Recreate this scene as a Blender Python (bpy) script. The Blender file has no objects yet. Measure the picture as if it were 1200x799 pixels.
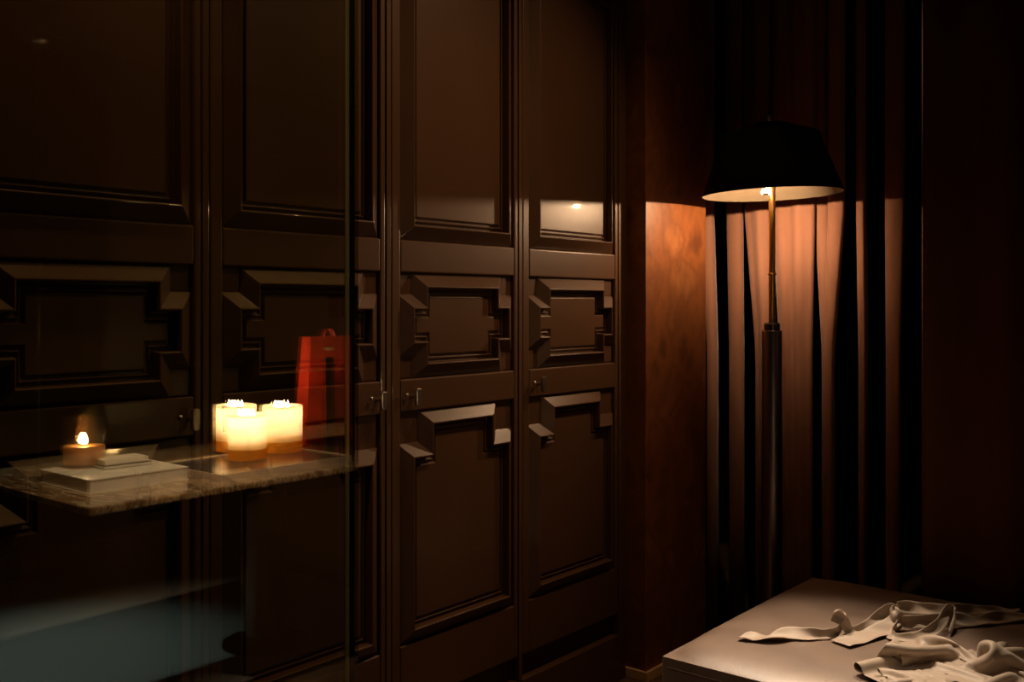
import bpy, bmesh, math, random
import numpy as np
from mathutils import Vector, Matrix

# ------------------------------------------------------------------ camera, world, exposure
C = bpy.context.scene.collection
SC = bpy.context.scene
F, HZ, VPX = 1156.0, 357.0, 1560.0          # focal length (px of 1200 wide), horizon row, vanishing point of the wardrobe line
CAMH = 1.30
TH = math.atan((VPX - 600) / F)
SN, CS = math.sin(TH), math.cos(TH)
cam_d = bpy.data.cameras.new('camera')
cam = bpy.data.objects.new('camera', cam_d); C.objects.link(cam)
cam.location = (0, 0, CAMH); cam.rotation_euler = (math.pi / 2, 0, TH)
cam_d.sensor_width = 36.0; cam_d.lens = F / 1200 * 36; cam_d.shift_y = -42.5 / 1200
cam_d.clip_start = 0.02
SC.camera = cam
vs = SC.view_settings
SC.display_settings.display_device = 'sRGB'
vs.view_transform = 'Standard'; vs.look = 'None'; vs.gamma = 1.0; vs.exposure = 0.0
vs.use_curve_mapping = False
SC.cycles.sample_clamp_indirect = 40.0
SC.cycles.caustics_reflective = False; SC.cycles.caustics_refractive = False
SC.cycles.max_bounces = 10; SC.cycles.transparent_max_bounces = 24

world = bpy.data.worlds.new('night'); SC.world = world; world.use_nodes = True
bg = world.node_tree.nodes['Background']
bg.inputs[0].default_value = (0.35, 0.55, 0.70, 1); bg.inputs[1].default_value = 0.15

FLAME_L, BULB_L = 180.0, 11500.0             # radiance of candle flames / of the halogen capsule in the lamp
WASH_W = 30.0                               # added unseen ceiling spots that brighten the wardrobes

# ------------------------------------------------------------------ helpers: pixels to places
D = 1.89                                    # wardrobe front plane x = -D
G = 1.41                                    # glass partition front face x = -G
def on_z(px, py, z):
    t = (CAMH - z) / ((py - HZ) / F); a = (px - 600) / F
    return Vector((t * (-SN + CS * a), t * (CS + SN * a), z))
def on_x(px, py, X):
    a = (px - 600) / F; t = X / (-SN + CS * a)
    return Vector((X, t * (CS + SN * a), CAMH - (py - HZ) / F * t))
def on_y(px, py, Y):
    a = (px - 600) / F; t = Y / (CS + SN * a)
    return Vector((t * (-SN + CS * a), Y, CAMH - (py - HZ) / F * t))
def mir(v):                                 # a thing seen mirrored in the glass stands on this side of it
    return Vector((-2 * G - v.x, v.y, v.z))

# ------------------------------------------------------------------ helpers: materials
def mat(name, col, rough=0.5, metal=0.0, coat=0.0, spec=0.5, noise=None, bump=None, sheen=0.0, coat_rough=0.05):
    m = bpy.data.materials.new(name); m.use_nodes = True
    nt = m.node_tree; p = nt.nodes['Principled BSDF']
    p.inputs['Base Color'].default_value = (*col, 1)
    p.inputs['Roughness'].default_value = rough; p.inputs['Metallic'].default_value = metal
    p.inputs['Coat Weight'].default_value = coat; p.inputs['Coat Roughness'].default_value = coat_rough
    p.inputs['Specular IOR Level'].default_value = spec
    p.inputs['Sheen Weight'].default_value = sheen
    tc = nt.nodes.new('ShaderNodeTexCoord')
    if noise:                               # (scale, (sx,sy,sz), [(pos, colour), ...], detail, distortion)
        sc, st, ramp, det, dist = noise
        mp = nt.nodes.new('ShaderNodeMapping'); mp.inputs['Scale'].default_value = st
        nz = nt.nodes.new('ShaderNodeTexNoise'); nz.inputs['Scale'].default_value = sc
        nz.inputs['Detail'].default_value = det; nz.inputs['Distortion'].default_value = dist
        cr = nt.nodes.new('ShaderNodeValToRGB')
        e = cr.color_ramp.elements
        while len(e) < len(ramp): e.new(0.5)
        for i, (pp, cc) in enumerate(ramp): e[i].position = pp; e[i].color = (*cc, 1)
        nt.links.new(tc.outputs['Object'], mp.inputs[0]); nt.links.new(mp.outputs[0], nz.inputs[0])
        nt.links.new(nz.outputs[0], cr.inputs[0]); nt.links.new(cr.outputs[0], p.inputs['Base Color'])
    if bump:                                # (scale, (sx,sy,sz), strength, distance)
        sc, st, s, dd = bump
        mp = nt.nodes.new('ShaderNodeMapping'); mp.inputs['Scale'].default_value = st
        nz = nt.nodes.new('ShaderNodeTexNoise'); nz.inputs['Scale'].default_value = sc; nz.inputs['Detail'].default_value = 4
        b = nt.nodes.new('ShaderNodeBump'); b.inputs['Strength'].default_value = s; b.inputs['Distance'].default_value = dd
        nt.links.new(tc.outputs['Object'], mp.inputs[0]); nt.links.new(mp.outputs[0], nz.inputs[0])
        nt.links.new(nz.outputs[0], b.inputs['Height']); nt.links.new(b.outputs[0], p.inputs['Normal'])
    return m
def emit(name, col, s):
    m = bpy.data.materials.new(name); m.use_nodes = True; nt = m.node_tree
    nt.nodes.clear(); o = nt.nodes.new('ShaderNodeOutputMaterial'); e = nt.nodes.new('ShaderNodeEmission')
    e.inputs[0].default_value = (*col, 1); e.inputs[1].default_value = s
    nt.links.new(e.outputs[0], o.inputs[0]); return m
def clear(name, tint, refl, rough=0.0):     # thin clear glass: part straight through, part mirrored, per face
    m = bpy.data.materials.new(name); m.use_nodes = True; nt = m.node_tree
    nt.nodes.clear(); o = nt.nodes.new('ShaderNodeOutputMaterial')
    t = nt.nodes.new('ShaderNodeBsdfTransparent'); t.inputs[0].default_value = (*tint, 1)
    g = nt.nodes.new('ShaderNodeBsdfGlossy'); g.inputs['Roughness'].default_value = rough
    mx = nt.nodes.new('ShaderNodeMixShader'); mx.inputs[0].default_value = refl
    nt.links.new(t.outputs[0], mx.inputs[1]); nt.links.new(g.outputs[0], mx.inputs[2]); nt.links.new(mx.outputs[0], o.inputs[0])
    return m
def waxy(name, col, trans):
    m = bpy.data.materials.new(name); m.use_nodes = True; nt = m.node_tree
    nt.nodes.clear(); o = nt.nodes.new('ShaderNodeOutputMaterial')
    d = nt.nodes.new('ShaderNodeBsdfDiffuse'); d.inputs[0].default_value = (*col, 1)
    t = nt.nodes.new('ShaderNodeBsdfTranslucent'); t.inputs[0].default_value = (*col, 1)
    mx = nt.nodes.new('ShaderNodeMixShader'); mx.inputs[0].default_value = trans
    nt.links.new(d.outputs[0], mx.inputs[1]); nt.links.new(t.outputs[0], mx.inputs[2]); nt.links.new(mx.outputs[0], o.inputs[0])
    return m

M = {}
M['lacquer'] = mat('chocolate_lacquer', (0.060, 0.033, 0.017), 0.38, coat=0.10, coat_rough=0.05, spec=.26,
                   noise=(3, (1, 1, .25), [(.3, (.066, .031, .014)), (.75, (.078, .038, .018))], 3, 0))
M['carcass'] = mat('dark_carcass', (0.012, 0.008, 0.006), 0.6)
M['floor'] = mat('dark_wood_floor', (0.10, 0.06, 0.035), 0.25,
                 noise=(2.5, (6, .6, 1), [(.3, (.07, .04, .022)), (.7, (.14, .085, .05))], 6, .6))
M['wallpaint'] = mat('dark_brown_wall', (0.035, 0.022, 0.016), 0.8)
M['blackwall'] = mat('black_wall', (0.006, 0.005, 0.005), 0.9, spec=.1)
M['ceil'] = mat('dark_ceiling', (0.04, 0.032, 0.026), 0.9)
M['pier'] = mat('rust_burl_veneer', (0.30, 0.13, 0.05), 0.42, noise=(8, (1, 1, .75),
                [(.30, (.085, .024, .007)), (.45, (.20, .066, .018)), (.55, (.14, .044, .012)), (.72, (.27, .105, .034))], 12, .25),
                bump=(40, (1, 1, .3), .08, .003))
M['oak'] = mat('honey_wood', (0.45, 0.26, 0.12), 0.4, noise=(3, (1, 1, 12), [(.3, (.55, .33, .15)), (.7, (.70, .45, .22))], 4, 0))
M['suede'] = mat('rose_brown_suede', (0.52, 0.27, 0.175), 0.95, spec=.1, sheen=.2,
                 noise=(7, (1, 1, .22), [(.3, (.25, .120, .080)), (.7, (.36, .185, .125))], 5, .4), bump=(60, (1, 1, .5), .1, .002))
M['maroon'] = mat('dark_maroon_drape', (0.085, 0.035, 0.02), 0.9, spec=.1, noise=(5, (1, 1, .1), [(.3, (.14, .045, .026)), (.7, (.22, .10, .045))], 3, 0))
M['leather'] = mat('taupe_leather', (0.20, 0.135, 0.098), 0.42, coat=0.0, spec=.9,
                   noise=(9, (1, 1, 1), [(.3, (.140, .092, .066)), (.7, (.20, .138, .102))], 5, 0), bump=(160, (1, 1, 1), .22, .002))
M['thread'] = mat('stitch_thread', (0.30, 0.22, 0.16), .8)
M['satin'] = mat('taupe_satin', (0.42, 0.335, 0.26), 0.50, spec=.45, sheen=.15, bump=(25, (1, 1, 1), .15, .004))
M['satin_back'] = M['satin']
M['brass'] = mat('aged_brass', (0.80, 0.52, 0.20), .34, metal=1.0)
M['bronze'] = mat('dark_bronze', (0.14, 0.115, 0.10), .30, metal=1.0)
M['stem'] = mat('gunmetal_stem', (0.30, 0.26, 0.23), .34, metal=1.0)
M['nickel'] = mat('brushed_nickel', (0.45, 0.40, 0.35), .32, metal=1.0)
M['shade_out'] = mat('black_shade_cloth', (0.008, 0.006, 0.005), .95, spec=.05)
M['shade_in'] = mat('cream_shade_lining', (0.085, 0.066, 0.044), .8, spec=.2)
M['bulb'] = emit('halogen_capsule', (1.0, 0.62, 0.34), BULB_L)
M['black'] = mat('black_rubber', (0.006, 0.006, 0.006), .7, spec=.2)
M['pane'] = clear('partition_glass', (0.86, 0.85, 0.68), 0.26)
M['edge'] = mat('polished_glass_edge', (0.90, 0.84, 0.62), .35, spec=.6)
M['marble'] = mat('amber_marble', (0.3, 0.2, 0.1), .10, coat=.5, noise=(11, (1, 1.7, 1),
                  [(.30, (.06, .032, .014)), (.46, (.30, .17, .07)), (.53, (.62, .46, .27)), (.62, (.16, .085, .035)), (.80, (.42, .24, .085))], 10, 1.8))
M['wax'] = waxy('ivory_wax', (1.0, 0.90, 0.70), .68)
M['wax_floor'] = waxy('melted_wax', (0.95, 0.75, 0.45), .6)
M['flame'] = emit('candle_flame', (1.0, 0.72, 0.42), FLAME_L)
M['gold'] = waxy('ribbed_amber_glass', (0.95, 0.50, 0.06), .5)
M['jar'] = clear('jar_glass', (0.93, 0.88, 0.80), 0.06)
M['amber_wax'] = mat('amber_wax', (0.80, 0.35, 0.09), .5)
M['wick'] = mat('burnt_wick', (0.02, 0.015, 0.01), .9)
M['paper'] = mat('cream_paper', (0.80, 0.72, 0.58), .7, noise=(2, (1, 1, 220), [(.35, (.66, .58, .45)), (.65, (.86, .78, .64))], 2, 0))
M['cover'] = mat('ivory_book_cover', (0.78, 0.70, 0.52), .45)
M['dark_cover'] = mat('charcoal_book_cover', (0.05, 0.045, 0.042), .3)
M['tray'] = mat('dark_lacquer_tray', (0.10, 0.075, 0.06), .16)
M['tray_edge'] = mat('pale_tray_rim', (0.62, 0.48, 0.34), .35)
M['red'] = mat('red_paper_bag', (0.78, 0.046, 0.018), .45)
M['ribbon'] = mat('black_ribbon', (0.01, 0.008, 0.006), .5)
M['redribbon'] = mat('red_ribbon', (0.85, 0.07, 0.05), .35)
M['goldprint'] = mat('gold_print', (0.95, 0.75, 0.35), .5)
M['white_rug'] = mat('pale_rug', (0.55, 0.56, 0.54), .95)

# ------------------------------------------------------------------ helpers: objects
def obj(name, verts, faces, m, parent=None, smooth=False, bevel=0.0, seg=2, loc=None):
    me = bpy.data.meshes.new(name); me.from_pydata([tuple(v) for v in verts], [], faces)
    me.materials.append(M[m]); me.update()
    if smooth:
        me.polygons.foreach_set('use_smooth', [True] * len(me.polygons))
    o = bpy.data.objects.new(name, me); C.objects.link(o)
    if loc is not None: o.location = loc
    if parent: o.parent = parent
    if bevel:
        b = o.modifiers.new('bevel', 'BEVEL'); b.width = bevel; b.segments = seg; b.limit_method = 'ANGLE'
    return o
def boxv(x0, x1, y0, y1, z0, z1):
    v = [(x0, y0, z0), (x1, y0, z0), (x1, y1, z0), (x0, y1, z0), (x0, y0, z1), (x1, y0, z1), (x1, y1, z1), (x0, y1, z1)]
    f = [(0, 3, 2, 1), (4, 5, 6, 7), (0, 1, 5, 4), (1, 2, 6, 5), (2, 3, 7, 6), (3, 0, 4, 7)]
    return v, f
def join(*parts):
    V, Fc = [], []
    for v, f in parts:
        n = len(V); V += list(v); Fc += [tuple(i + n for i in q) for q in f]
    return V, Fc
def lathe(prof, seg=32, cx=0, cy=0, ribs=0.0):
    V, Fc = [], []
    for r, z in prof:
        for i in range(seg):
            a = 2 * math.pi * i / seg; rr = r * (1 + (ribs if i % 2 else 0))
            V.append((cx + rr * math.cos(a), cy + rr * math.sin(a), z))
    for k in range(len(prof) - 1):
        for i in range(seg):
            j = (i + 1) % seg
            Fc.append((k * seg + i, k * seg + j, (k + 1) * seg + j, (k + 1) * seg + i))
    return V, Fc
def tube(path, r, seg=8, close=True):
    V, Fc = [], []; path = [Vector(p) for p in path]
    for k, p in enumerate(path):
        t = (path[min(k + 1, len(path) - 1)] - path[max(k - 1, 0)]).normalized()
        a = t.cross(Vector((0, 0, 1)))
        if a.length < 1e-3: a = t.cross(Vector((1, 0, 0)))
        a.normalize(); b = t.cross(a)
        rr = r[k] if isinstance(r, (list, tuple)) else r
        for i in range(seg):
            q = 2 * math.pi * i / seg; V.append(tuple(p + (a * math.cos(q) + b * math.sin(q)) * rr))
    for k in range(len(path) - 1):
        for i in range(seg):
            j = (i + 1) % seg; Fc.append((k * seg + i, (k + 1) * seg + i, (k + 1) * seg + j, k * seg + j))
    if close:
        Fc.append(tuple(range(seg))); n = (len(path) - 1) * seg; Fc.append(tuple(n + i for i in reversed(range(seg))))
    return V, Fc
def thing(name, label, cat, loc=(0, 0, 0), rz=0.0, group=None):
    o = bpy.data.objects.new(name, None); C.objects.link(o); o.empty_display_size = .05
    o.location = loc; o.rotation_euler = (0, 0, rz)
    o['label'] = label; o['category'] = cat
    if group: o['group'] = group
    return o
def tag(o, label, cat, group=None):
    o['label'] = label; o['category'] = cat
    if group: o['group'] = group
    return o
def struct(name, vf, m, label=None, bevel=0):
    o = obj(name, vf[0], vf[1], m, bevel=bevel); o['kind'] = 'structure'
    if label: o['label'] = label
    return o

# ------------------------------------------------------------------ the room
XL, XR, YF, YB, ZC = -2.55, 2.6, -2.6, 4.9, 2.75
struct('floor', boxv(XL - .1, XR + .1, YF - .1, YB + .1, -.1, 0), 'floor', 'dark brown wooden floor')
struct('ceiling', boxv(XL - .1, XR + .1, YF - .1, YB + .1, ZC, ZC + .1), 'ceil', 'dark ceiling of the dim room')
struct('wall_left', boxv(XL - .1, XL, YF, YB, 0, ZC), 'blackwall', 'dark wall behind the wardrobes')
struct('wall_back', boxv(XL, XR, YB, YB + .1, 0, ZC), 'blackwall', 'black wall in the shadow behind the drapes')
struct('wall_front', boxv(XL, XR, YF - .1, YF, 0, ZC), 'wallpaint', 'dark brown wall behind the viewer')
# wall across from the wardrobes with an unseen window added to let in dim cool light
WY0, WY1, WZ0, WZ1 = -2.2, -.2, 0.25, 2.3
struct('wall_right', join(boxv(XR, XR + .1, YF, WY0, 0, ZC), boxv(XR, XR + .1, WY1, YB, 0, ZC),
       boxv(XR, XR + .1, WY0, WY1, 0, WZ0), boxv(XR, XR + .1, WY0, WY1, WZ1, ZC)), 'blackwall', 'dark wall with an opening for the added window')
def wbar(a, b, c, d): return boxv(XR + .02, XR + .07, a, b, c, d)
w = struct('added_window_1', join(wbar(WY0, WY0 + .05, WZ0, WZ1), wbar(WY1 - .05, WY1, WZ0, WZ1), wbar(WY0 + .05, WY1 - .05, WZ0, WZ0 + .05), wbar(WY0 + .05, WY1 - .05, WZ1 - .05, WZ1),
       wbar((WY0 + WY1) / 2 - .025, (WY0 + WY1) / 2 + .025, WZ0 + .05, WZ1 - .05)), 'bronze', 'dark framed window added out of view for cool light')
obj('pane', *boxv(XR + .04, XR + .05, WY0 + .05, WY1 - .05, WZ0 + .05, WZ1 - .05), 'jar', w)
# unseen wall added beside the bench to keep candlelight off the drapes
struct('wall_light_block', boxv(-.362, -.322, 2.235, YB, 0, ZC), 'blackwall', 'unseen dark wall added beside the bench to block candlelight')

# burl-veneered pier between wardrobes and drapes, with its skirting
PX0, PY0, PY1 = -1.82, 2.915, 3.34
pier = struct('wall_pier', boxv(XL, PX0, PY0, PY1, .0, ZC), 'pier', 'rust brown burl veneered pier beside the wardrobes', bevel=.003)
bb = join(boxv(XL, PX0 + .012, PY0 - .012, PY0, 0, .035), boxv(PX0, PX0 + .012, PY0, PY1, 0, .035))
struct('baseboard_left', bb, 'oak', 'honey coloured skirting strip along the foot of the pier', bevel=.002)

# ------------------------------------------------------------------ wardrobes
PITCH, U_START = .543, 1.237
def inset(poly, d):
    out = []; n = len(poly)
    for i in range(n):
        p0, p1, p2 = poly[i - 1], poly[i], poly[(i + 1) % n]
        def nrm(a, b):
            dx, dy = b[0] - a[0], b[1] - a[1]; l = math.hypot(dx, dy); return (-dy / l, dx / l)
        n1, n2 = nrm(p0, p1), nrm(p1, p2)
        out.append((p1[0] + d * (n1[0] + n2[0]), p1[1] + d * (n1[1] + n2[1])))
    return out
PROFILE = [(0, -.020), (0, -.012), (.004, -.009), (.036, .014), (.0385, .0145), (.041, .0125), (.0425, -.0115), (.0465, -.0115),
           (.0520, -.0060), (.0535, -.0060), (.0550, -.0115), (.0600, -.0115), (.0645, -.0058), (.066, -.0055)]
def field(poly):                            # raised stepped moulding around a flat field, in the door's (u, z, outward) frame
    rings = [inset(poly, d) for d, h in PROFILE]; n = len(poly); V, Fc = [], []
    for (d, h), r in zip(PROFILE, rings):
        V += [(h, u, z) for u, z in r]
    for k in range(len(rings) - 1):
        for i in range(n):
            j = (i + 1) % n; Fc.append((k * n + i, k * n + j, (k + 1) * n + j, (k + 1) * n + i))
    b = (len(rings) - 1) * n; Fc.append(tuple(b + i for i in range(n)))
    return V, Fc
R0, R1 = .036, .507
def plus(z0, z1, nu, nz):
    return [(R0 + nu, z0), (R1 - nu, z0), (R1 - nu, z0 + nz), (R1, z0 + nz), (R1, z1 - nz), (R1 - nu, z1 - nz),
            (R1 - nu, z1), (R0 + nu, z1), (R0 + nu, z1 - nz), (R0, z1 - nz), (R0, z0 + nz), (R0 + nu, z0 + nz)]
def tee(z0, z1, nu, nz):
    return [(R0, z0), (R1, z0), (R1, z1 - nz), (R1 - nu, z1 - nz), (R1 - nu, z1), (R0 + nu, z1), (R0 + nu, z1 - nz), (R0, z1 - nz)]
DZ0, DZ1 = .235, 2.50
DU0, DU1 = .004, .525
ZS = [(.395, 1.016), (1.102, 1.386), (1.472, 2.44)]
def door_frame():
    parts = [boxv(-.024, 0, DU0, R0, DZ0, DZ1), boxv(-.024, 0, R1, DU1, DZ0, DZ1)]
    zz = [DZ0] + [z for ab in ZS for z in ab] + [DZ1]
    for k in range(0, len(zz), 2):
        parts.append(boxv(-.024, 0, R0, R1, zz[k], zz[k + 1]))
    for z0, z1 in ZS: parts.append(boxv(-.024, -.013, R0, R1, z0, z1))
    return join(*parts)
def knob_geo(u):
    # small ball and a drop-shaped vertical pull on a short stem
    a = lathe([(0, -.006), (.004, -.005), (.006, 0), (.004, .005), (0, .006)], 12)
    ball = ([(.010 + x, u - .026 + y, 1.060 + z) for x, y, z in a[0]], a[1])
    st = tube([(0, u, 1.055), (.022, u, 1.055)], .0045, 8)
    pl = []
    prof = [(-.024, .004), (-.021, .0075), (-.012, .009), (.010, .0095), (.018, .009), (.023, .006)]
    V, Fc = [], []
    for k, (z, wd) in enumerate(prof):
        for (dx, s) in ((.020, -1), (.0205, 1), (.031, 1), (.0315, -1)):
            V.append((dx, u + s * wd * 1.05, 1.055 + z))
    for k in range(len(prof) - 1):
        for i in range(4):
            j = (i + 1) % 4; Fc.append((k * 4 + i, k * 4 + j, (k + 1) * 4 + j, (k + 1) * 4 + i))
    Fc += [(3, 2, 1, 0), tuple((len(prof) - 1) * 4 + i for i in range(4))]
    return ball, st, (V, Fc)
GEO_FRAME = door_frame()
GEO_FIELDS = [('lower_panel', field(tee(*ZS[0], .073, .086))), ('middle_panel', field(plus(*ZS[1], .050, .058))), ('upper_panel', field(tee(*ZS[2], .073, .086)))]
shared = {}
def shared_obj(key, name, vf, m, parent, bevel=0, seg=2, smooth=False):
    if key in shared:
        o = shared[key].copy(); o.name = name; C.objects.link(o); o.parent = parent; return o
    o = obj(name, vf[0], vf[1], m, parent, bevel=bevel, seg=seg, smooth=smooth); shared[key] = o; return o
WLAB = {3: 'dark brown panelled wardrobe unit beside the rust veneered pier',
        2: 'second dark brown panelled wardrobe unit from the veneered pier, clear of the glass',
        1: 'dark brown panelled wardrobe unit crossed by the free edge of the glass partition',
        0: 'dark brown panelled wardrobe unit wholly behind the glass, mirrored candles over its knob',
        -1: 'fifth dark brown panelled wardrobe unit from the veneered pier'}
for k in (3, 2, 1, 0, -1):
    y0 = U_START + (k - 1) * PITCH
    r = thing('wardrobe', WLAB[k], 'wardrobe', (-D, y0, 0), 0, 'panelled wardrobes along the wall')
    shared_obj('carcass', 'carcass', join(boxv(-.60, -.055, .002, .016, .0, 2.62), boxv(-.60, -.055, PITCH - .016, PITCH - .002, 0, 2.62),
        boxv(-.60, -.055, .016, PITCH - .016, 2.60, 2.62), boxv(-.60, -.055, .016, PITCH - .016, .17, .19), boxv(-.06, -.055, .002, PITCH - .002, .17, 2.62)), 'carcass', r)
    shared_obj('post', 'post', boxv(-.05, .001, DU1 + .003, PITCH + .0005, .16, 2.62), 'lacquer', r, .0015)
    shared_obj('cornice', 'cornice', boxv(-.05, .001, .0025, DU1 + .0025, DZ1 + .004, 2.62), 'lacquer', r, .0015)
    shared_obj('plinth', 'plinth', join(boxv(-.055, .0, .001, PITCH - .001, 0, .160), boxv(-.055, -.03, .001, PITCH - .001, .160, .24)), 'lacquer', r, .0025)
    dr = shared_obj('door', 'door', GEO_FRAME, 'lacquer', r, .0046, 3)
    for nm, gf in GEO_FIELDS:
        shared_obj(nm, nm, gf, 'lacquer', dr, .0012, 2)
    right = k in (0, 1, -1)
    ku = .4935 if right else .075
    ball, st, pl = knob_geo(ku)
    kn = shared_obj('pull%d' % right, 'pull_handle', pl, 'nickel', dr, .002)
    shared_obj('ball%d' % right, 'key_knob', ball, 'nickel', dr, smooth=True)
    shared_obj('stem%d' % right, 'handle_stem', st, 'nickel', dr)
# dark filler strip between the last wardrobe and the pier
struct('trim_1', boxv(-2.0, -D - .004, U_START + 3 * PITCH + .001, PY0 - .013, 0, ZC), 'lacquer', 'dark filler strip between wardrobe and pier')
struct('trim_2', boxv(-2.4, -D - .002, U_START - 2 * PITCH - 1.6, U_START - 2 * PITCH - .002, 0, 2.62), 'lacquer', 'plain dark wardrobe end panel')
struct('trim_3', boxv(-2.4, -D + .0, U_START - 2 * PITCH - 1.6, PY0 - .014, 2.622, ZC - .001), 'lacquer', 'dark fascia between wardrobes and ceiling')

# unseen ceiling spotlights added to light wardrobes, bench, table and rug
def added_spot(x, y, watts, tx, ty, tz, ang, label, col=(1.0, .60, .30)):
    r = thing('added_spotlight', label, 'spotlight', (x, y, ZC), 0, 'unseen spotlights added in the ceiling')
    v, f = lathe([(.050, -.0), (.050, -.006), (.036, -.006), (.034, -.001)], 24); obj('ring', v, f, 'bronze', r, smooth=True)
    l = bpy.data.lights.new('spot', 'SPOT'); l.energy = watts; l.color = col
    l.spot_size = math.radians(ang); l.spot_blend = 1.0; l.shadow_soft_size = .03
    o = bpy.data.objects.new('lamp', l); C.objects.link(o); o.parent = r; o.location = (0, 0, -.012)
    d = Vector((tx - x, ty - y, tz - ZC)); o.rotation_euler = d.to_track_quat('-Z', 'Y').to_euler()
added_spot(-1.02, 2.60, WASH_W, -1.89, 2.20, 1.15, 84, 'small added ceiling spotlight over the wardrobe beside the pier')
added_spot(-1.02, 2.05, WASH_W, -1.89, 1.62, 1.15, 84, 'small added ceiling spotlight over the glass partition end')
added_spot(-1.62, .95, WASH_W * 1.0, -1.95, .95, .6, 70, 'small added ceiling spotlight between glass and wardrobes')

added_spot(-1.10, .95, 30, -1.0, 2.16, .33, 24, 'small added ceiling spotlight facing the stitched front of the bench', (1.0, .78, .58))
added_spot(-1.73, 2.84, 235, -.95, 2.16, .42, 34, 'small added ceiling spotlight between wardrobe and bench', (1.0, .76, .54))
added_spot(-1.16, 3.42, 165, -.92, 2.22, .42, 30, 'small added ceiling spotlight over the front of the leather bench', (1.0, .76, .54))
added_spot(-.95, 1.25, 230, -.02, 1.74, .76, 34, 'small added ceiling spotlight over the marble table', (1.0, .74, .50))
added_spot(1.30, 1.50, 60, .74, 1.62, 0, 36, 'small cool added ceiling spotlight over the pale rug', (.72, 1.0, .92))

# ------------------------------------------------------------------ drapes behind the lamp
def y_plane_x(px, Y): return on_y(px, HZ, Y).x
def smooth01(t): t = max(0, min(1, t)); return t * t * (3 - 2 * t)
ZL = [0.015, .3, .6, .9, 1.05, 1.15, 1.25, 1.35, 1.45, 1.55, 1.65, 1.75, 2.0, 2.35, 2.70]
def drape(name, label, Y, xt, xb, m, bulge=.03, pleats=0, curl=.07, n=14, group='hanging drape folds behind the lamp', amp=.012, cat='drape', seed=0):
    V, Fc = [], []; cols = None
    rnd = random.Random(seed)
    ph = rnd.uniform(0, 6)
    for z in ZL:
        w = (z - 1.12) / (1.66 - 1.12); w = max(0, min(1.0, w))
        x0 = y_plane_x(xt[0] * w + xb[0] * (1 - w), Y); x1 = y_plane_x(xt[1] * w + xb[1] * (1 - w), Y)
        wid = x1 - x0; row = []
        c = min(curl, .1)
        row += [(x0 + min(.25 * wid, .03), Y + c), (x0 + .004, Y + c * .45)]
        for i in range(n + 1):
            s = i / n
            row.append((x0 + wid * s, Y - bulge * math.sin(math.pi * s) ** .7 * min(1, wid / .05) + amp * math.sin(pleats * 2 * math.pi * s + ph + .6 * z) * (1 if pleats else 0) * math.sin(math.pi * s)))
        row += [(x1 - .004, Y + c * .45), (x1 - min(.25 * wid, .03), Y + c)]
        cols = len(row); V += [(a, b, z) for a, b in row]
    for k in range(len(ZL) - 1):
        for i in range(cols - 1):
            Fc.append((k * cols + i, k * cols + i + 1, (k + 1) * cols + i + 1, (k + 1) * cols + i))
    o = obj(name, V, Fc, m, smooth=True)
    s = o.modifiers.new('solid', 'SOLIDIFY'); s.thickness = .003; s.offset = 1
    tag(o, label, cat, group)
    return o
DRAPES = [  # px range at the top of the light / near its foot, plane, label
    (3.56, (821, 833), (829, 837), 0, 'narrow rose brown drape fold next to the veneered pier'),
    (3.60, (852, 868), (855, 869), 0, 'slim rose brown drape fold under the shade rim, second from the pier'),
    (3.60, (873, 903), (886, 903), 1, 'rose brown drape fold partly hidden by the brass lamp stem'),
    (3.58, (906, 953), (914, 950), 2, 'widest rose brown drape fold directly beside the brass lamp stem'),
    (3.62, (955, 970), (964, 971), 0, 'rose brown drape fold tapering to a point under the shade'),
    (3.57, (971, 988), (966, 974), 0, 'rose brown drape fold slanting inward below the shade tip'),
    (3.61, (1004, 1011), (1007, 1013), 0, 'very narrow rose brown drape fold standing alone past the shade'),
    (3.60, (1038, 1059), (1039, 1054), 0, 'last rose brown drape fold before the maroon curtain'),
]
for i, (Y, xt, xb, pl, lab) in enumerate(DRAPES):
    drape('drape', lab, Y, xt, xb, 'suede', bulge=.016 if pl else .010, pleats=pl, curl=.05, seed=i)
# rail for the folds
tr = obj('curtain_rail', *boxv(-1.81, -.75, 3.54, 3.70, 2.72, 2.745), 'black', bevel=.003)
tag(tr, 'black ceiling rail carrying the rose brown drapes', 'curtain rail')
# maroon curtain drawn across the right side, nearer than the lamp
V, Fc = [], []; nx = 90
for z in (0.015, .7, 1.4, 2.1, 2.72):
    for i in range(nx + 1):
        s = i / nx; x = -.955 + .585 * s
        V.append((x, 3.136 - .018 * math.cos(s * 16), z))
for k in range(4):
    for i in range(nx):
        Fc.append((k * (nx + 1) + i, k * (nx + 1) + i + 1, (k + 1) * (nx + 1) + i + 1, (k + 1) * (nx + 1) + i))
nb = len(V)
for z in (0.015, 2.72):                      # hidden return flap added to shade the folds from the lamp
    V += [(-.957, 3.117, z), (-.957, 3.25, z)]
Fc.append((nb, nb + 1, nb + 3, nb + 2))
cu = obj('curtain', V, Fc, 'maroon', smooth=True); s_ = cu.modifiers.new('solid', 'SOLIDIFY'); s_.thickness = .004
tag(cu, 'dark maroon curtain hanging in soft folds behind the bench', 'curtain')

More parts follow.
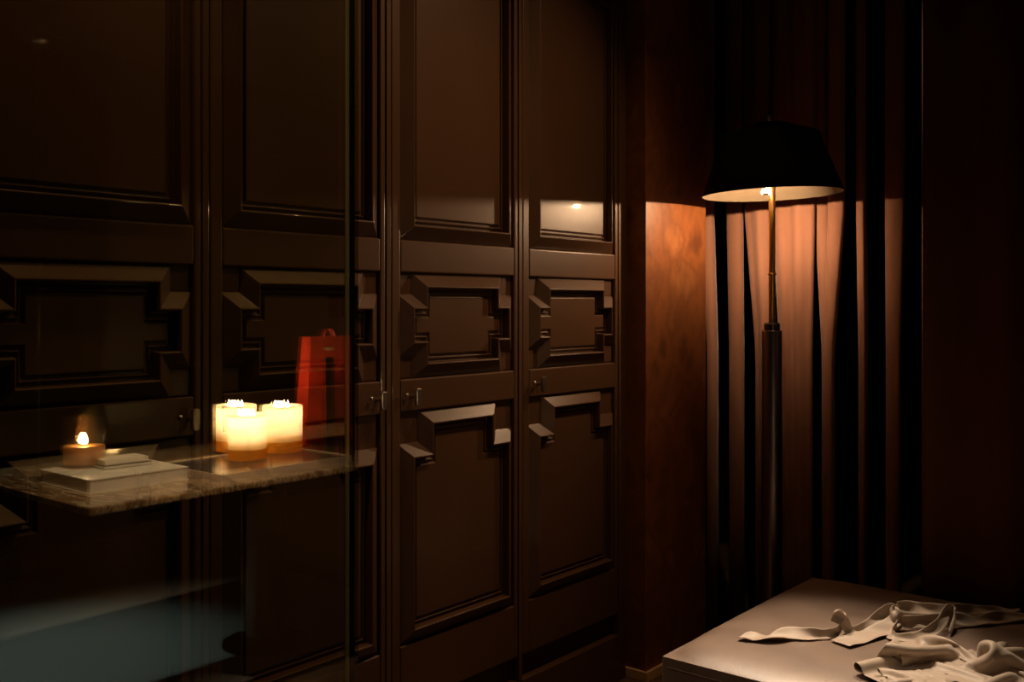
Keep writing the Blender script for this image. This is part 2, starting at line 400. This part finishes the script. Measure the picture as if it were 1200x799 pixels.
# ------------------------------------------------------------------ floor lamp
LX, LY, RIM = -1.478, 3.178, 1.678
lamp = thing('floor_lamp', 'lit floor lamp with a wide black shade on a brass and bronze stem', 'floor lamp', (LX, LY, 0))
v, f = lathe([(0, 0), (.115, 0), (.118, .006), (.115, .016), (.03, .020), (0, .020)], 40); obj('base', v, f, 'bronze', lamp, smooth=False, bevel=.001)
v, f = lathe([(.0, .018), (.034, .018), (.034, 1.205), (.032, 1.212), (0, 1.212)], 28); obj('lower_stem', v, f, 'stem', lamp, smooth=True, bevel=.001)
v, f = lathe([(.0, 1.21), (.027, 1.21), (.027, 1.232), (.024, 1.238), (0, 1.238)], 28); obj('collar', v, f, 'bronze', lamp, bevel=.001)
v, f = lathe([(0, 1.236), (.0115, 1.236), (.0115, 1.78), (0, 1.78)], 20); st = obj('upper_stem', v, f, 'brass', lamp, smooth=True, bevel=.0005)
v, f = lathe([(.0115, 1.400), (.0145, 1.401), (.0145, 1.408), (.0115, 1.409)], 20); obj('ring', v, f, 'brass', st, smooth=True)
RS = .236
def shade_part(name, prof, m, parent=lamp):
    v, f = lathe(prof, 72); o = obj(name, v, f, m, parent, smooth=True)
    o.location = (0, 0, RIM); o.rotation_euler = (0, math.radians(-1.7) * math.cos(0), 0)
    # lean the shade so that the side away from the pier sits a touch higher
    ax = Vector((-CS * 0 - SN, CS, 0)); o.rotation_euler = Matrix.Rotation(math.radians(-1.6), 3, ax).to_euler(); return o
SHO = shade_part('shade', [(RS, 0), (RS + .001, .0005), (.16, .205), (.05, .245), (.014, .25)], 'shade_out')
SHI = shade_part('shade_lining', [(RS - .0015, .001), (.157, .20), (.05, .24), (.013, .245)], 'shade_in')
shade_part('finial', [(0, .25), (.008, .25), (.008, .262), (.012, .27), (.006, .285), (0, .288)], 'bronze')
bx, by = -.022 * CS + .0, -.022 * SN
v, f = lathe([(0, -.004), (.006, -.0035), (.009, -.001), (.009, .002), (.006, .0045), (0, .005)], 20, bx, by)
bu = obj('bulb', v, f, 'bulb', lamp, smooth=True); bu.location = (0, 0, RIM + .012)
v, f = lathe([(0, -.0135), (.007, -.0135), (.0129, -.0122), (.0135, -.0116), (.0075, -.0125), (0, -.0125)], 20, bx, by)
di = obj('bulb_dish', v, f, 'bronze', lamp, smooth=True); di.location = (0, 0, RIM + .012)
v, f = tube([(bx, by, RIM + .017), (bx, by, RIM + .055), (0, 0, RIM + .085)], .005, 10); obj('socket', v, f, 'bronze', lamp, smooth=True)
v, f = tube([(bx, by, RIM - .001), (bx - .012, by, RIM - .0005), (bx - .017, by, RIM + .010), (bx - .012, by, RIM + .03), (bx, by, RIM + .045)], .0012, 6); obj('dish_arm', v, f, 'bronze', lamp, smooth=True)
for q in (0, 2.1, 4.2):
    v, f = tube([(0, 0, RIM + .10), (math.cos(q) * .19, math.sin(q) * .19, RIM + .10)], .0022, 6); obj('spider_arm', v, f, 'bronze', lamp)

# ------------------------------------------------------------------ leather bench
BX0, BX1, BY0, BY1, BZ = -1.301, -.37, 2.161, 3.10, .442
bench = thing('bench', 'square taupe leather bench with rounded stitched edges, clothes lying on it', 'bench', ((BX0 + BX1) / 2, (BY0 + BY1) / 2, 0))
cx, cy = (BX0 + BX1) / 2, (BY0 + BY1) / 2; hx, hy = (BX1 - BX0) / 2, (BY1 - BY0) / 2
bm = bmesh.new()
nG = 44
def gpos(q, h): return -h * math.cos(math.pi * q / nG)
def crown(x, y):
    ex = math.exp(-(hx - abs(x)) / .030) + math.exp(-(hy - abs(y)) / .055)
    return BZ - .030 * min(1.0, ex)
grid = [[bm.verts.new((gpos(i, hx), gpos(j, hy), crown(gpos(i, hx), gpos(j, hy)))) for j in range(nG + 1)] for i in range(nG + 1)]
for i in range(nG):
    for j in range(nG):
        bm.faces.new((grid[i][j], grid[i + 1][j], grid[i + 1][j + 1], grid[i][j + 1]))
rim = [grid[i][0] for i in range(nG + 1)] + [grid[nG][j] for j in range(1, nG + 1)] + [grid[i][nG] for i in range(nG - 1, -1, -1)] + [grid[0][j] for j in range(nG - 1, 0, -1)]
low = [bm.verts.new((v.co.x, v.co.y, .20)) for v in rim]
edge = []
for k in range(len(rim)):
    j = (k + 1) % len(rim); bm.faces.new((rim[k], low[k], low[j], rim[j]))
bm.faces.new(list(reversed(low)))
me = bpy.data.meshes.new('seat_pad'); bmesh.ops.recalc_face_normals(bm, faces=bm.faces); bm.to_mesh(me); bm.free(); me.materials.append(M['leather'])
me.polygons.foreach_set('use_smooth', [True] * len(me.polygons))
pad = bpy.data.objects.new('seat_pad', me); C.objects.link(pad); pad.parent = bench
b = pad.modifiers.new('bevel', 'BEVEL'); b.width = .013; b.segments = 5; b.limit_method = 'ANGLE'; b.angle_limit = math.radians(50)
obj('box_base', *boxv(-hx + .001, hx - .001, -hy + .001, hy - .001, .05, .199), 'leather', bench, bevel=.006, seg=3)
for sx, sy in ((-1, -1), (1, -1), (1, 1), (-1, 1)):
    obj('foot', *boxv(sx * (hx - .07) - .025, sx * (hx - .07) + .025, sy * (hy - .07) - .025, sy * (hy - .07) + .025, 0, .052), 'black', bench, bevel=.003)
for zz in (.388,):
    pts = [(-hx - .0015, -hy - .0015, zz), (hx + .0015, -hy - .0015, zz), (hx + .0015, hy + .0015, zz), (-hx - .0015, hy + .0015, zz), (-hx - .0015, -hy - .0015, zz)]
    segs = []
    for a_, b_ in zip(pts[:-1], pts[1:]):
        a_, b_ = Vector(a_), Vector(b_); n = int((b_ - a_).length / .0085)
        for q in range(2, n - 1):
            segs.append(tube([a_.lerp(b_, (q + .15) / n), a_.lerp(b_, (q + .85) / n)], .0011, 4))
    if segs:
        o = obj('stitching', *join(*segs), 'thread', pad); o['kind'] = 'stuff'
v, f = tube([(-hx - .001, -hy - .001, .200), (hx + .001, -hy - .001, .200), (hx + .001, hy + .001, .200), (-hx - .001, hy + .001, .200), (-hx - .001, -hy - .001, .200)], .003, 8)
obj('piping', v, f, 'leather', bench, smooth=True)

# ------------------------------------------------------------------ satin sash on the bench
def catmull(P, n):
    P = np.array(P, float); out = []
    P = np.vstack([2 * P[0] - P[1], P, 2 * P[-1] - P[-2]])
    for i in range(1, len(P) - 2):
        for k in range(n):
            t = k / n
            out.append(.5 * ((2 * P[i]) + (-P[i - 1] + P[i + 1]) * t + (2 * P[i - 1] - 5 * P[i] + 4 * P[i + 1] - P[i + 2]) * t * t + (-P[i - 1] + 3 * P[i] - 3 * P[i + 1] + P[i + 2]) * t ** 3))
    out.append(P[-2]); return np.array(out)
def ribbon(keys, n=10, cols=5, cup=.0):
    # keys: (px, py of the point on the bench below, height above bench, width, roll deg)
    K = []
    for px, py, h, wd, roll in keys:
        p = on_z(px, py, BZ + .003); K.append((p.x, p.y, p.z + h, wd, roll))
    S = catmull(K, n); V, Fc = [], []
    for i, (x, y, z, wd, roll) in enumerate(S):
        a, b_ = S[max(i - 1, 0)], S[min(i + 1, len(S) - 1)]
        T = Vector((b_[0] - a[0], b_[1] - a[1], b_[2] - a[2])).normalized()
        side = Vector((0, 0, 1)).cross(T)
        if side.length < .1: side = Vector((0, 1, 0))
        side.normalize(); up = T.cross(side)
        r = math.radians(roll); sv = side * math.cos(r) + up * math.sin(r); nv = T.cross(sv)
        for c in range(cols + 1):
            q = c / cols - .5
            p = Vector((x, y, z)) + sv * (wd * q) + nv * (cup * (4 * q * q - 1) * wd) + nv * .0020 * math.sin(i * .37 + c * .8)
            p.z = max(p.z, BZ + .004); V.append(tuple(p))
    for i in range(len(S) - 1):
        for c in range(cols):
            Fc.append((i * (cols + 1) + c, i * (cols + 1) + c + 1, (i + 1) * (cols + 1) + c + 1, (i + 1) * (cols + 1) + c))
    return V, Fc
sp = on_z(1040, 735, BZ)
sash = thing('sash', 'loosely knotted taupe satin sash trailing across the leather bench', 'sash', (0, 0, 0))
def fab(name, vf, parent, th=.0022):
    o = obj(name, vf[0], vf[1], 'satin', parent, smooth=True)
    s = o.modifiers.new('solid', 'SOLIDIFY'); s.thickness = th; s.offset = 0
    ss = o.modifiers.new('sub', 'SUBSURF'); ss.levels = 1; ss.render_levels = 1
    return o
fab('tail', ribbon([(865, 748, .003, .010, 0), (880, 748, .007, .040, 10), (903, 749, .008, .046, -8), (925, 747, .013, .044, 22), (948, 748, .010, .040, 45),
                    (966, 748, .007, .034, 68), (979, 747, .012, .030, 88), (986, 745, .026, .030, 100), (986, 743, .046, .028, 110), (981, 743, .052, .024, 100), (978, 744, .040, .020, 90)], cup=.12), sash)
fab('loop', ribbon([(978, 745, .034, .022, 92), (982, 745, .052, .026, 90), (989, 746, .040, .028, 78), (996, 746, .016, .030, 60), (1008, 745, .014, .032, 45),
                    (1022, 741, .022, .036, 42), (1034, 738, .038, .036, 50), (1044, 737, .052, .032, 75), (1052, 737, .048, .026, 98)], cup=.22), sash)
fab('fold_end', ribbon([(984, 755, .004, .062, 0), (1000, 751, .006, .060, 5), (1020, 746, .009, .052, 10), (1038, 742, .016, .044, 24), (1050, 739, .030, .036, 34)], cup=.04), sash)
def lump(c, rx, ry, rz, seed, n=14):
    rnd = random.Random(seed); V, Fc = [], []
    for i in range(n + 1):
        t = math.pi * i / n
        for j in range(2 * n):
            p = math.pi * j / n
            k = 1 + .16 * math.sin(3 * p + 2 * t + seed) + .10 * math.sin(5 * p - 3 * t)
            V.append((c.x + rx * k * math.sin(t) * math.cos(p), c.y + ry * k * math.sin(t) * math.sin(p), max(BZ + .004, c.z + rz * k * math.cos(t))))
    for i in range(n):
        for j in range(2 * n):
            jj = (j + 1) % (2 * n); Fc.append((i * 2 * n + j, (i + 1) * 2 * n + j, (i + 1) * 2 * n + jj, i * 2 * n + jj))
    return V, Fc
kc = on_z(1048, 738, BZ); kc.z += .034
obj('knot', *lump(kc, .024, .020, .026, 2), 'satin', sash, smooth=True)
fab('upper_band', ribbon([(1052, 737, .058, .030, 84), (1064, 735, .054, .034, 62), (1082, 733, .046, .036, 50), (1102, 731, .038, .036, 46), (1120, 728, .032, .034, 52),
                          (1145, 724, .024, .034, 38), (1168, 721, .015, .036, 24), (1188, 718, .008, .026, 4), (1196, 716, .005, .012, 0)], cup=.18), sash)
fab('lower_band', ribbon([(1050, 742, .028, .026, 72), (1042, 746, .013, .026, 44), (1050, 750, .009, .028, 30), (1072, 751, .010, .030, 34), (1090, 748, .018, .030, 48),
                          (1104, 742, .030, .032, 62), (1112, 734, .046, .032, 82), (1117, 736, .028, .026, 92), (1112, 745, .005, .016, 80)], cup=.22), sash)
fab('under_band', ribbon([(1048, 741, .020, .030, 60), (1062, 740, .024, .034, 64), (1080, 740, .026, .034, 70), (1098, 738, .026, .034, 72), (1114, 735, .024, .032, 66)], cup=.2), sash)
fab('right_tail', ribbon([(1112, 735, .026, .034, 66), (1130, 733, .016, .038, 42), (1150, 731, .011, .038, 20), (1172, 729, .014, .036, 44), (1194, 726, .010, .034, 20), (1215, 726, .005, .030, 0)], cup=.18), sash)

# ------------------------------------------------------------------ crumpled satin blouse (small cloth solver)
def cloth(nu, nv, lu, lv, place, steps, seed, floor_z):
    rng = np.random.default_rng(seed)
    u, v = np.meshgrid(np.linspace(-.5, .5, nu), np.linspace(-.5, .5, nv), indexing='ij')
    P = place(u, v, rng); du, dv = lu / (nu - 1), lv / (nv - 1)
    Q = P.copy(); dd = math.hypot(du, dv)
    def con(A, B, L, k, only_push=False):
        d = B - A; l = np.linalg.norm(d, axis=-1, keepdims=True) + 1e-9
        e = (l - L) / l
        if only_push: e = np.minimum(e, 0)
        c = d * e * .5 * k; A += c; B -= c
    for s in range(steps):
        vel = (P - Q) * .93; Q = P.copy()
        P = P + vel; P[..., 2] -= .00035
        for it in range(10):
            for o in (0, 1):
                con(P[o:-1:2, :][:(nu - o) // 2], P[o + 1::2, :][:(nu - o) // 2], du, 1)
                con(P[:, o:-1:2][:, :(nv - o) // 2], P[:, o + 1::2][:, :(nv - o) // 2], dv, 1)
            con(P[:-1, :-1], P[1:, 1:], dd, .25); con(P[1:, :-1], P[:-1, 1:], dd, .25)
            con(P[:-4, :], P[4:, :], 4 * du * .88, .25, True); con(P[:, :-4], P[:, 4:], 4 * dv * .88, .25, True)
        m = P[..., 2] < floor_z
        P[..., 2] = np.where(m, floor_z, P[..., 2])
        Q[..., :2] = np.where(m[..., None], P[..., :2], Q[..., :2])
    return P
def grid_obj(name, P, parent):
    nu, nv = P.shape[:2]
    Fc = [(i * nv + j, (i + 1) * nv + j, (i + 1) * nv + j + 1, i * nv + j + 1) for i in range(nu - 1) for j in range(nv - 1)]
    return fab(name, (P.reshape(-1, 3).tolist(), Fc), parent, .0018)
blouse = thing('satin_blouse', 'crumpled taupe satin blouse heaped on the corner of the leather bench', 'blouse', (0, 0, 0))
def place_body(u, v, rng):
    P = np.zeros(u.shape + (3,)); ce = on_z(1188, 795, BZ)
    ca, sa = math.cos(.5), math.sin(.5)
    x, y = u * .42, v * .28
    P[..., 0] = ce.x + ca * x - sa * y; P[..., 1] = ce.y + sa * x + ca * y
    P[..., 2] = BZ + .07 + .055 * np.sin(8 * u + 6 * v + 1) + .045 * np.sin(11 * v - 9 * u) + .02 * np.sin(21 * u * v + 3 * u) + rng.normal(0, .002, u.shape)
    return P
grid_obj('body', cloth(72, 54, .72, .50, place_body, 60, 3, BZ + .006), blouse)
def place_sleeve(u, v, rng):
    P = np.zeros(u.shape + (3,)); a = on_z(1042, 797, BZ); b_ = on_z(1120, 780, BZ)
    ang = v * 2 * math.pi * .93 + .6; t = u + .5
    rad = .040 + .010 * t
    d = (b_ - a); L = d.length; d.normalize(); n = Vector((-d.y, d.x, 0))
    P[..., 0] = a.x + d.x * L * t + n.x * rad * np.cos(ang) * 1.25; P[..., 1] = a.y + d.y * L * t + n.y * rad * np.cos(ang) * 1.25
    P[..., 2] = BZ + .045 + rad * np.sin(ang) + .008 * np.sin(17 * u + 4 * v) + rng.normal(0, .001, u.shape)
    return P
grid_obj('sleeve', cloth(44, 44, .30, .30, place_sleeve, 60, 5, BZ + .006), blouse)

# ------------------------------------------------------------------ glass partition
gp = thing('glass_partition', 'tall clear glass partition panel mirroring the candlelit table', 'glass panel', (-G, 0, 0))
GY0, GY1, GS = -1.3, on_x(420, 400, -G).y, on_x(409.5, 400, -G - .0105).y
obj('pane', *boxv(-.010, 0, GY0, GY1, .012, ZC - .002), 'pane', gp)
obj('edge_seal', *boxv(-.024, -.0105, GS, GY1 + .0005, .012, ZC - .002), 'black', gp)
obj('polished_edge', *boxv(-.016, -.0105, GS - .0055, GS - .0005, .012, ZC - .002), 'edge', gp)
obj('floor_channel', *boxv(-.026, .016, GY0, GY1, 0, .0118), 'bronze', gp)

# ------------------------------------------------------------------ marble table on this side of the glass, seen in it
TZ = .76
c0 = mir(on_z(105, 596, TZ)); TX0 = c0.x; TY0 = c0.y
TX1, TY1 = TX0 + .84, TY0 + 1.40
tb = thing('marble_table', 'amber veined polished marble table holding candles and books', 'table', ((TX0 + TX1) / 2, (TY0 + TY1) / 2, 0))
tx, ty = (TX1 - TX0) / 2, (TY1 - TY0) / 2
obj('table_top', *boxv(-tx, tx, -ty, ty, TZ - .022, TZ), 'marble', tb, bevel=.004)
v, f = lathe([(0, .0125), (.16, .0125), (.16, .020), (.09, .032), (.075, .05), (.075, TZ - .07), (.10, TZ - .03), (.16, TZ - .0225), (0, TZ - .0225)], 40, .18, .30); obj('pedestal', v, f, 'bronze', tb, bevel=.001)
# big ivory book: corner nearest the glass edge of the table
BT = .042
a = mir(on_z(105, 563, TZ + BT)); bk_y1 = mir(on_z(218, 546, TZ + BT)).y; bk_x1 = a.x + .30
bk = thing('art_book', 'thick ivory art book lying flat under the jar candle', 'book', (a.x, a.y, TZ))
L_, W_ = bk_y1 - a.y, bk_x1 - a.x
obj('page_block', *boxv(.002, W_ - .006, .003, L_ - .003, .004, BT - .004), 'paper', bk)
obj('cover', *boxv(0, W_, 0, L_, BT - .004, BT), 'cover', bk, bevel=.001)
obj('back_cover', *boxv(0, W_, 0, L_, 0, .004), 'cover', bk, bevel=.001)
obj('spine', *boxv(W_ - .006, W_ + .001, 0, L_, .004, BT - .004), 'dark_cover', bk)
# small stack of booklets
p = mir(on_z(122, 551, TZ + BT)); q = mir(on_z(178, 545, TZ + BT))
for i, (dz, hh, ins, mm, lab) in enumerate(((0, .012, 0, 'dark_cover', 'small dark booklet at the bottom of the little stack'), (.0125, .014, .006, 'cover', 'small cream booklet on top of the little stack'))):
    b2 = thing('booklet', lab + ' on the ivory book', 'book', (p.x + ins, p.y + ins, TZ + BT + dz), .08, 'booklets beside the jar candle')
    obj('page_block', *boxv(.001, .088 - ins, .001, .148 - 2 * ins, .002, hh - .002), 'paper', b2)
    obj('cover', *boxv(0, .09 - ins, 0, .15 - 2 * ins, hh - .002, hh), mm, b2); obj('back_cover', *boxv(0, .09 - ins, 0, .15 - 2 * ins, 0, .002), mm, b2)
# tray under the candles
TT = .022
a2 = mir(on_z(259, 557, TZ + TT)); ty1 = mir(on_z(402, 532, TZ + TT)).y; ta = mir(on_z(178, 541, TZ + TT))
tray = thing('serving_tray', 'flat dark lacquer tray with a pale rim carrying three pillar candles', 'tray', (a2.x, a2.y, TZ))
tw, tl = .36, ty1 - a2.y
obj('tray_plate', *boxv(.004, tw - .004, .004, tl - .004, .0, TT - .004), 'tray', tray)
obj('tray_rim', *join(boxv(0, .004, 0, tl, 0, TT), boxv(tw - .004, tw, 0, tl, 0, TT), boxv(.004, tw - .004, 0, .004, 0, TT), boxv(.004, tw - .004, tl - .004, tl, 0, TT)), 'tray_edge', tray)
TRZ = TZ + TT - .004
# pillar candles
def candle(px, py_base, half_w_px, h, label):
    c = mir(on_z(px, py_base, TRZ)); dist = (CAMH - TRZ) / ((py_base - HZ) / F)
    r = half_w_px / F * dist
    t = thing('pillar_candle', label, 'candle', (c.x, c.y, TRZ), 0, 'lit pillar candles on the tray')
    bh = h * .23
    v, f = lathe([(r * .97, bh), (r, bh + .002), (r, h - .003), (r - .003, h), (r - .006, h - .002), (r - .006, h - .010)], 40)
    obj('wax', v, f, 'wax', t, smooth=True)
    v, f = lathe([(0, h * .36), (r - .001, h * .36)], 40); obj('wax_pool', v, f, 'wax_floor', t)
    v, f = lathe([(0, .0), (r * 1.0, .0), (r * 1.0, bh), (0, bh)], 72, ribs=-.03); obj('band', v, f, 'gold', t)
    for q in range(3):
        an = q * 2.094 + .4; wx, wy = .019 * math.cos(an), .019 * math.sin(an)
        v, f = tube([(wx, wy, h * .36), (wx, wy, h - .026)], .0015, 6); obj('wick', v, f, 'wick', t)
        k = 1 + .12 * ((q * 7) % 3 - 1)
        v, f = lathe([(0, h - .030), (.006, h - .024), (.0085, h - .010), (.0045, h + .004 * k), (.002, h + .012 * k), (0, h + .017 * k)], 12, wx, wy)
        obj('flame', v, f, 'flame', t, smooth=True)
    return c, r
candle(277, 527, 23, .163, 'lit pillar candle at the back corner of the tray, half hidden by the front candle')
candle(290, 537, 22, .152, 'lit pillar candle standing foremost on the tray')
candle(331, 528, 23, .163, 'lit pillar candle on the tray next to the red bag')
# jar candle on the ivory book
jc = mir(on_z(99, 546, TZ + BT)); jr = 25 / F * ((CAMH - TZ - BT) / ((546 - HZ) / F))
jar = thing('jar_candle', 'lit candle in a clear glass jar standing on the ivory book', 'candle', (jc.x, jc.y, TZ + BT))
v, f = lathe([(0, .001), (jr * .9, .001), (jr, .006), (jr, .150), (jr - .002, .151), (jr - .003, .149), (jr - .003, .010), (jr * .85, .007), (0, .007)], 40); obj('glass', v, f, 'jar', jar, smooth=True)
v, f = lathe([(0, .008), (jr - .006, .010), (jr - .005, .060), (jr - .008, .063), (0, .060)], 40); obj('wax', v, f, 'amber_wax', jar, smooth=True)
v, f = tube([(0, 0, .060), (0, 0, .070)], .0015, 6); obj('wick', v, f, 'wick', jar)
v, f = lathe([(0, .066), (.008, .070), (.011, .078), (.008, .090), (.003, .100), (0, .105)], 14); obj('flame', v, f, 'flame', jar, smooth=True)
# red gift bag behind the tray
bp = mir(on_z(358, 521, TZ)); bq = mir(on_z(407, 519, TZ))
BH = .415
bag = thing('gift_bag', 'upright red paper gift bag with black ribbon and a small gold imprint', 'gift bag', (bp.x, bp.y, TZ))
bw = mir(on_z(407, 521 - 49 * .134, TZ)).y - bp.y + .03; bd = .075
topL = .035
V = [(0, 0, 0), (bd, 0, 0), (bd, bw, 0), (0, bw, 0), (.01, topL, BH), (bd - .01, topL, BH), (bd - .01, bw, BH), (.01, bw, BH)]
obj('paper_body', V, boxv(0, 1, 0, 1, 0, 1)[1], 'red', bag, bevel=.001)
ry = bw * .44
obj('ribbon', [(-.003 + .01 * z / BH, ry + dy, z) for z in (0.0, BH * .80) for dy in (0, .040)] + [(.001 + .01 * z / BH, ry + dy, z) for z in (0.0, BH * .80) for dy in (0, .040)],
    [(0, 1, 3, 2), (4, 6, 7, 5), (0, 2, 6, 4), (1, 5, 7, 3), (2, 3, 7, 6), (0, 4, 5, 1)], 'ribbon', bag)
prt = []
for i, (wd, hh) in enumerate(((.003, .013), (.007, .013), (.007, .011), (.008, .013), (.007, .013), (.003, .012))):
    y_ = ry - .002 + i * .0082
    prt.append(boxv(.0055, .0085, y_, y_ + wd, BH * .865, BH * .865 + hh))
obj('imprint', *join(*prt), 'goldprint', bag)
hv, hf = [], []
for i in range(13):
    t = math.pi * i / 12
    for s in (-.014, .014):
        hv.append((bd / 2 - .02 + s, ry + .02 - .028 * math.cos(t), BH - .004 + .036 * math.sin(t)))
hf = [(2 * i, 2 * i + 1, 2 * i + 3, 2 * i + 2) for i in range(12)]
o = obj('handle', hv, hf, 'redribbon', bag, smooth=True); s_ = o.modifiers.new('solid', 'SOLIDIFY'); s_.thickness = .0025

# pale rug under the table
rug = obj('rug', *boxv(.05, 2.40, .50, 3.00, 0.0005, .012), 'white_rug', bevel=.004)
tag(rug, 'pale woven rug on the floor under the marble table', 'rug')
# unlit torchiere on this side, faintly mirrored high in the glass
tc_ = mir(on_z(46, 680, 0))
tor = thing('torchiere_lamp', 'unlit dark uplighter lamp on a slim pole, faint in the glass', 'floor lamp', (tc_.x, tc_.y, .0125))
v, f = lathe([(0, 0), (.12, 0), (.12, .012), (.02, .018), (0, .018)], 32); obj('base', v, f, 'bronze', tor, bevel=.001)
v, f = lathe([(0, .017), (.011, .017), (.011, 2.47), (0, 2.47)], 16); obj('pole', v, f, 'bronze', tor, smooth=True)
v, f = lathe([(0, 2.465), (.03, 2.47), (.08, 2.50), (.115, 2.54), (.111, 2.54), (.07, 2.505), (.03, 2.485), (0, 2.482)], 40); obj('bowl', v, f, 'nickel', tor, smooth=True)
